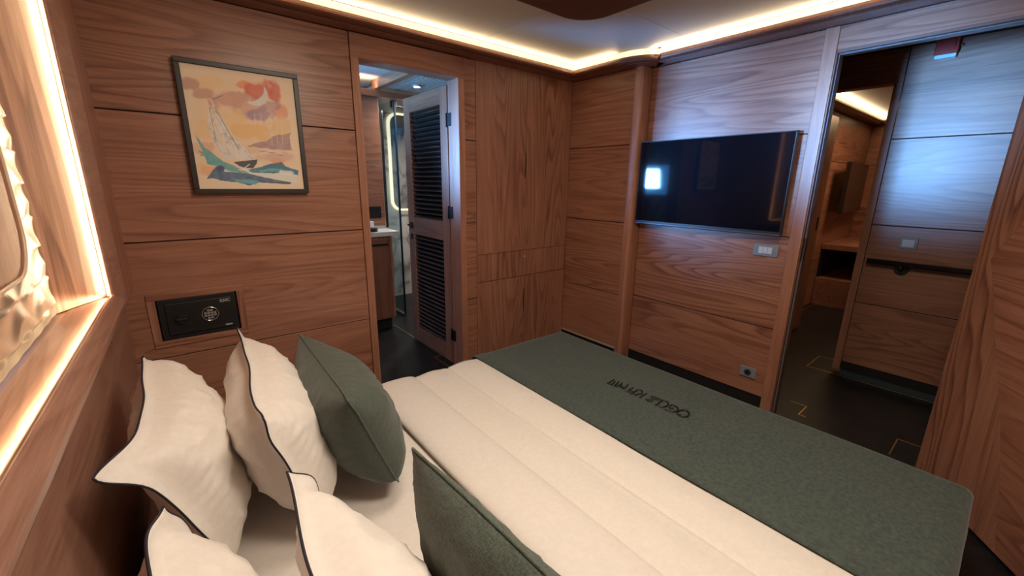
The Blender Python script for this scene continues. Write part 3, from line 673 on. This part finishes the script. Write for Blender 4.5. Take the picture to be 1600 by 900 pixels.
tube('side_knob', [P(XC-.010,.184,.335),P(XC-.010,.178,.335)], .006, STEEL, ra)
# far cabin
fw = thing('wall_far_cabin', P(2.2,.6,-.565)); tag(fw, kind='structure')
for z0,z1 in zip(ROWS[:-1],ROWS[1:]):
    box('wall_panel', 1.575,2.9,.600,.606,z0+G,z1-G, WX, fw); box('wall_panel', 2.90,2.906,-.4,.600,z0+G,z1-G, WY, fw)
boxes('outer_wall', [(1.575,2.95,.606,.62,-.565,.4),(2.906,2.95,-.4,.62,-.565,.4),(1.575,2.95,-.42,-.40,-.565,.4)], WXD, fw)
fc = boxes('ceiling_far_cabin', [(1.575,2.95,-.4,.62,.350,.37)], CEIL); tag(fc, kind='structure')
pf = [(1.575,.600),(2.90,.600),(2.90,-.4)]
tf = thing('trim_2', P(2.2,.6,.32)); tag(tf, kind='structure')
sweep('cornice_moulding', pf, [(0,.344),(0,.313),(.035,.313),(.045,.325),(.045,.331),(.02,.333)], WXD, tf)
sweep('led_diffuser', pf, [(.036,.3315),(.050,.3485),(.042,.3495),(.028,.3325)], LED, tf)
ft = thing('television', P(2.6,.56,-.12), 'small dark television on the wall of the cabin across the corridor', 'television')
FT = ((2.37,.535),(.998,.06),(-.06,.998))
box('body', 0,.43,0,.018,-.118,.110, mat('tv_back',(.03,.018,.013),.3), ft, frame=FT); box('wall_arm', .15,.28,.018,.045,-.03,.03, BLKM, ft, frame=FT)
fd = thing('desk', P(2.7,.5,-.565), 'walnut desk with a dark open niche in the cabin across the corridor', 'desk')
box('desk_top', 2.42,2.895,.40,.598,-.290,-.265, WX, fd); box('desk_base', 2.42,2.895,.42,.598,-.565,-.430, WX, fd); box('niche_back', 2.88,2.895,.42,.597,-.430,-.290, BLACK, fd); box('niche_wall', 2.43,2.88,.590,.597,-.430,-.290, BLACK, fd)
fl = thing('cabin_door', P(1.8,.515,-.55), 'open walnut door of the cabin across the corridor', 'door')
box('leaf', 1.582,1.93,.500,.514,-.552,.245, WZ, fl); box('lock_plate', 1.90,1.915,.4985,.500,-.16,-.11, BLKM, fl)

# ------------------------------------------------------------------ bed
BX0,BX1,BY0,BY1,BT = -.080,.800,-.022,.765,-.412
bed = thing('bed', P(.36,.37,-.565), 'low double bed with its head against the window wall', 'bed')
box('bed_base', BX0+.005,BX1-.02,BY0+.015,BY1-.015,-.565,-.49, WXD, bed, bevel=.003)
ms = box('mattress', BX0,BX1-.004,BY0+.004,BY1-.004,-.489,BT, COTTON, bed, bevel=.012)
for p in ms.data.polygons: p.use_smooth = True
def g(t, lo, hi, r):
    """horizontal position and drop of a cloth coordinate beyond the edge of the bed"""
    for e, s in ((hi,1),(lo,-1)):
        d_ = (t-(e-s*r))*s
        if d_ > 0:
            q = d_/r
            if q < math.pi/2: return e-s*r+s*r*math.sin(q), r*(1-math.cos(q))
            return e, r+(d_-r*math.pi/2)
    return t, 0
def drape(name, a0,a1,b0,b1, top, m, nx=90, ny=90, r=.02, thick=.0016, puff=None, parent=None, xlim=None, ylim=None, amp=.0012, seed=0, lap=.004):
    vs, fs = [], []
    xl_, xh = xlim; yl_, yh = ylim
    for i in range(nx+1):
        for j in range(ny+1):
            a = a0+(a1-a0)*i/nx; b = b0+(b1-b0)*j/ny
            x, dx = g(a, xl_, xh, r); y, dy = g(b, yl_, yh, r)
            dr_ = (dx**3+dy**3)**(1/3)
            if dx>r and dy>r: k = min(dx,dy)*.25; x -= 0; 
            nz_ = noise.noise(Vector((a*7+seed, b*5, seed)))*amp*1.4+noise.noise(Vector((a*19+seed, b*12, seed+3)))*amp*.5
            z = top-dr_+nz_+(puff(a,b) if puff else 0)
            if dy>r: y += noise.noise(Vector((a*12, seed, dy*4)))*.006*min(1,dy*20)*(1 if b>0.3 else -1)
            if dx>r: x += abs(noise.noise(Vector((b*12, seed, dx*4))))*.004
            vs.append(P(x,y,z))
    for i in range(nx):
        for j in range(ny):
            q = i*(ny+1)+j; fs.append((q,q+ny+1,q+ny+2,q+1))
    o_ = mesh_obj(name, vs, fs, m, parent, smooth=True)
    s_ = o_.modifiers.new('solidify','SOLIDIFY'); s_.thickness = thick*S; s_.offset = 1
    if o_.data.polygons[len(fs)//2].normal.z<0: o_.data.flip_normals()
    return o_
dv = thing('duvet', P(.4,.37,-.41), 'white ribbed duvet with a smooth turned-down band across the bed', 'duvet')
def pf_(a,b):
    if a>.53: return .0015-.02*min(1,(a-.53)/.02)
    z = .0015
    e = min(abs(a-.262),.03)/.03; z += .004*math.sqrt(max(0,1-(1-e)**2)) if a<.36 else .004
    z += .0045*math.exp(-((a-.40)/.05)**2)*0 + .005*math.exp(-((a-.475)/.03)**2) + .0035*math.exp(-((a-.39)/.025)**2)
    z -= .0028*math.exp(-((a-.431)/.004)**2)
    return z
drape('cover', .262,.560, BY0-.085,BY1+.085, BT+.002, DUVETM, 120,100, r=.022, thick=.0022, puff=pf_, parent=dv, xlim=(-1,.795), ylim=(BY0,BY1), amp=.0016, seed=2)
def pf2(a,b):
    u = (a-.256)/(.3525-.256); w_ = .006*noise.noise(Vector((b*4,1,0)))
    return .0035+.0105*(max(0,1-abs(2*u-1)**3.2))**.6
drape('turned_down_band', .256,.3525, BY0-.080,BY1+.080, BT+.0042, COTTON, 30,100, r=.022, thick=.0012, puff=pf2, parent=dv, xlim=(-1,2), ylim=(BY0-.001,BY1+.001), amp=.0016, seed=5)
th = thing('bed_throw', P(.66,.37,-.40), 'dark green felt throw with black lettering across the foot of the bed', 'throw')
def pf3(a,b): return .003+.004*math.exp(-((a-.52)/.03)**2)
drape('cloth', .5065,.795+.16, BY0-.14,BY1+.14, BT+.0095, THROW, 90,120, r=.018, thick=.0016, puff=pf3, parent=th, xlim=(-1,.812), ylim=(BY0-.009,BY1+.006), amp=.0014, seed=9)
LET = {
'O':[[(.6524,.3264),(.6612,.3285),(.6723,.3265),(.6764,.3206),(.6721,.3137),(.6635,.3102),(.6542,.3119),(.6504,.3166),(.6508,.3226),(.6524,.3264)],[(.6544,.3223),(.6528,.318)]],
'G':[[(.6602,.347),(.661,.34),(.6645,.3405)],[(.6602,.347),(.6713,.3487),(.6747,.3434),(.6721,.3359),(.6644,.3313),(.6542,.3327),(.65,.3386),(.6474,.3479)]],
'U':[[(.6471,.3675),(.6523,.3657),(.675,.3684)],[(.6719,.3665),(.6772,.3609),(.6713,.3543),(.6602,.3519),(.6501,.3544),(.6476,.3603)]],
'Z':[[(.6648,.3873),(.6709,.3882),(.6735,.3817),(.6743,.3712)],[(.6743,.3712),(.6628,.3801),(.6532,.3876)],[(.6528,.3899),(.6509,.3828),(.6547,.3756)]],
'K':[[(.6728,.4011),(.6472,.4009)],[(.6724,.4216),(.6755,.416),(.6688,.4087),(.6617,.4067)],[(.6642,.4056),(.6559,.4102),(.6463,.4126)]],
'H':[[(.6728,.4219),(.6492,.4194),(.6499,.4234)],[(.6725,.4323),(.6599,.4312),(.6498,.4297)],[(.658,.4327),(.6564,.4168)],[(.6524,.4245),(.6471,.4342)]],
'A':[[(.6765,.4475),(.6627,.4434),(.6515,.4425)],[(.6716,.458),(.6571,.451),(.6564,.4409)],[(.6716,.458),(.6517,.4552),(.6485,.4587)],[(.655,.4591),(.6583,.4446)]],
'N':[[(.6717,.4664),(.6521,.4614),(.6469,.4605)],[(.6706,.4794),(.6642,.4722),(.6457,.4664)],[(.6711,.479),(.6529,.4765),(.6465,.4774)],[(.6479,.478),(.6478,.4657)]]}
def smooth_line(pts, n=6):
    if len(pts)<3: return pts
    out = []
    for i in range(len(pts)-1):
        p0 = pts[max(i-1,0)]; p1 = pts[i]; p2 = pts[i+1]; p3 = pts[min(i+2,len(pts)-1)]
        for k in range(n):
            t = k/n; out.append(tuple(.5*((2*p1[c])+(-p0[c]+p2[c])*t+(2*p0[c]-5*p1[c]+4*p2[c]-p3[c])*t*t+(-p0[c]+3*p1[c]-3*p2[c]+p3[c])*t**3) for c in (0,1)))
    return out+[pts[-1]]
def throw_z(a,b):
    sd_ = 9; return BT+.0095+noise.noise(Vector((a*7+sd_,b*5,sd_)))*.0014*1.4+noise.noise(Vector((a*19+sd_,b*12,sd_+3)))*.0014*.5+pf3(a,b)+.0016
for ch, strokes in LET.items():
    vs, fs = [], []
    for s_ in strokes:
        L_ = smooth_line(s_); r_ = .00130 if s_ is strokes[0] else .0011
        pts3 = [P(x,y,throw_z(x,y)+.0006) for x,y in L_]; nn = len(pts3)
        for i,p in enumerate(pts3):
            t_ = (pts3[min(i+1,nn-1)]-pts3[max(i-1,0)]).normalized(); e = Vector((-t_.y,t_.x,0)).normalized()
            rr = r_*S*(.7+.5*math.sin(math.pi*i/(nn-1)))
            vs += [p-e*rr, p-e*rr*.6+Vector((0,0,.0030)), p+e*rr*.6+Vector((0,0,.0030)), p+e*rr]
        k = len(vs)-4*nn
        for i in range(nn-1):
            for q in range(3): fs.append((k+4*i+q,k+4*i+q+1,k+4*i+4+q+1,k+4*i+4+q))
    mesh_obj('embroidered_letter', vs, fs, THREAD, th, smooth=True)

# ------------------------------------------------------------------ pillows
def pillow(name, label, cat, c, T, fl, m, piping=True, seed=0, flares=(), sag=.004, group=None, bulgepow=.48, wr=1.0, rp=.0010, back=1.0, front=1.0):
    """c: far-top, near-top, near-bottom, far-bottom in drawing units; fl: width of the flat flange as share of the half side"""
    FT_,NT_,NB_,FB_ = [Vector(q) for q in c]
    t_ = thing(name, P(*((NB_+FB_)/2)), label, cat, group)
    nrm = ((NT_-FT_).cross(FB_-FT_)); nrm.normalize()
    if nrm.x<0: nrm = -nrm
    nu, nv = 64, 48
    cen = (FT_+NT_+NB_+FB_)/4
    def mid(u,v):
        p = FT_*(1-u)*(1-v)+NT_*u*(1-v)+NB_*u*v+FB_*(1-u)*v
        a = 2*u-1; b = 2*v-1
        # edges drawn in between the corners
        eu = (FT_+(NT_-FT_)*.5-cen); 
        top = (FT_-FB_+NT_-NB_)/2; side = (NT_-FT_+NB_-FB_)/2
        p = p - top.normalized()*sag*(-b)*(1-a*a) - side.normalized()*sag*a*(1-b*b)
        for (fu,fv,vec,rad) in flares:
            d2_ = ((u-fu)**2+(v-fv)**2)/rad**2
            if d2_<6: p = p+Vector(vec)*math.exp(-d2_)
        e = max(abs(a),abs(b))
        if fl>0 and e>1-fl: 
            q = (e-(1-fl))/fl
            p = p+nrm*(.0028*math.sin(a*4+seed)*math.cos(b*3+seed*2)+.0007*math.sin(a*9+b*7+seed))*q
        return p
    def h(u,v):
        a = min(1,abs(2*u-1)/(1-fl)); b = min(1,abs(2*v-1)/(1-fl))
        return T*((max(0,1-a**2.6))*(max(0,1-b**2.6)))**bulgepow
    vs, fs = [], []
    for s_ in (1,-1):
        for i in range(nu+1):
            for j in range(nv+1):
                u = i/nu; v = j/nv; hh = h(u,v); q = Vector((u*4+seed*7, v*4, s_*3))
                wrn = noise.noise(q)*.004+ (1-abs(noise.noise(Vector((u*7+v*5+seed*3, (v-u)*3, s_)))))**6*.0030
                k = min(1,hh/T*2)
                # small gathers by the seam
                e = max(abs(2*u-1),abs(2*v-1)); 
                ga = .0016*math.sin((u-v)*90+seed)*math.exp(-((e-(1-fl-.06))/.07)**2)
                p = mid(u,v)+nrm*s_*(hh*(front if s_>0 else back)+.0006+(wrn*wr*k)+ga*wr*k)
                vs.append(P(*p))
    M_ = (nu+1)*(nv+1)
    for i in range(nu):
        for j in range(nv):
            a = i*(nv+1)+j; f = (a,a+nv+1,a+nv+2,a+1); fs.append(f); fs.append(tuple(M_+q for q in f[::-1]))
    bd = [(i,0) for i in range(nu)]+[(nu,j) for j in range(nv)]+[(i,nv) for i in range(nu,0,-1)]+[(0,j) for j in range(nv,0,-1)]
    ids = [i*(nv+1)+j for i,j in bd]
    for k in range(len(ids)):
        a,b = ids[k], ids[(k+1)%len(ids)]; fs.append((a,b,M_+b,M_+a))
    o_ = mesh_obj('pillowcase' if piping else 'cushion_cover', vs, fs, m, t_, smooth=True)
    loop = [P(*mid(i/nu,j/nv)) for i,j in bd]
    if piping: tube('piping', loop, rp*S, NAVY, t_, closed=True, seg=6)
    else: tube('seam', loop, .0012*S, m, t_, closed=True, seg=6)
    return t_
pillow('pillow','large white pillow with dark piping at the far head, touching the window wall','pillow',
    [(-.056,.735,-.222),(-.054,.435,-.232),(.000,.435,-.402),(.000,.735,-.402)], .052,.12, COTTON, seed=1, flares=[(1,0,(-.024,-.004,-.002),.11),(0,0,(0,-.022,-.010),.10)], wr=1.2, back=.62, group='white pillows at the head of the bed')
pillow('pillow','large white pillow leaning between the far white pillow and the green cushion','pillow',
    [(.056,.740,-.222),(.036,.432,-.232),(.092,.432,-.400),(.105,.735,-.400)], .050,.12, COTTON, seed=2, flares=[(1,0,(.006,.0,.006),.1)], wr=1.0, group='white pillows at the head of the bed')
pillow('pillow','white piped pillow nearest the camera, beside the coarse green cushion','pillow',
    [(.038,.330,-.228),(.032,.020,-.230),(.105,.020,-.400),(.115,.335,-.400)], .048,.12, COTTON, seed=3, wr=1.0, back=.7, group='white pillows at the head of the bed', flares=[(0,.15,(.010,.010,.006),.12)])
pillow('pillow','white piped pillow in the lower left corner against the window wall','pillow',
    [(-.030,.362,-.226),(-.060,.060,-.236),(-.010,.060,-.402),(.005,.350,-.402)], .044,.12, COTTON, seed=4, flares=[(0,0,(0,-.016,-.002),.10),(.12,0,(-.010,0,.004),.14)], wr=1.2, back=.7, group='white pillows at the head of the bed')
pillow('cushion','dark green cushion standing upright in front of the far white pillows','cushion',
    [(.127,.672,-.230),(.124,.432,-.236),(.184,.442,-.396),(.188,.672,-.396)], .052,.0, GREENS, piping=False, seed=5, sag=.006, flares=[(1,1,(-.002,.012,.012),.10),(1,0,(0,.006,-.004),.08)], wr=.7, bulgepow=.62, group='green cushions on the bed')
pillow('cushion','coarse green woven cushion nearest the camera beside the near white pillow','cushion',
    [(.126,.280,-.212),(.138,.010,-.215),(.158,.010,-.397),(.156,.290,-.397)], .050,.0, GREEN, piping=False, seed=6, sag=-.004, wr=.6, bulgepow=.60, back=.62, front=.35, group='green cushions on the bed')
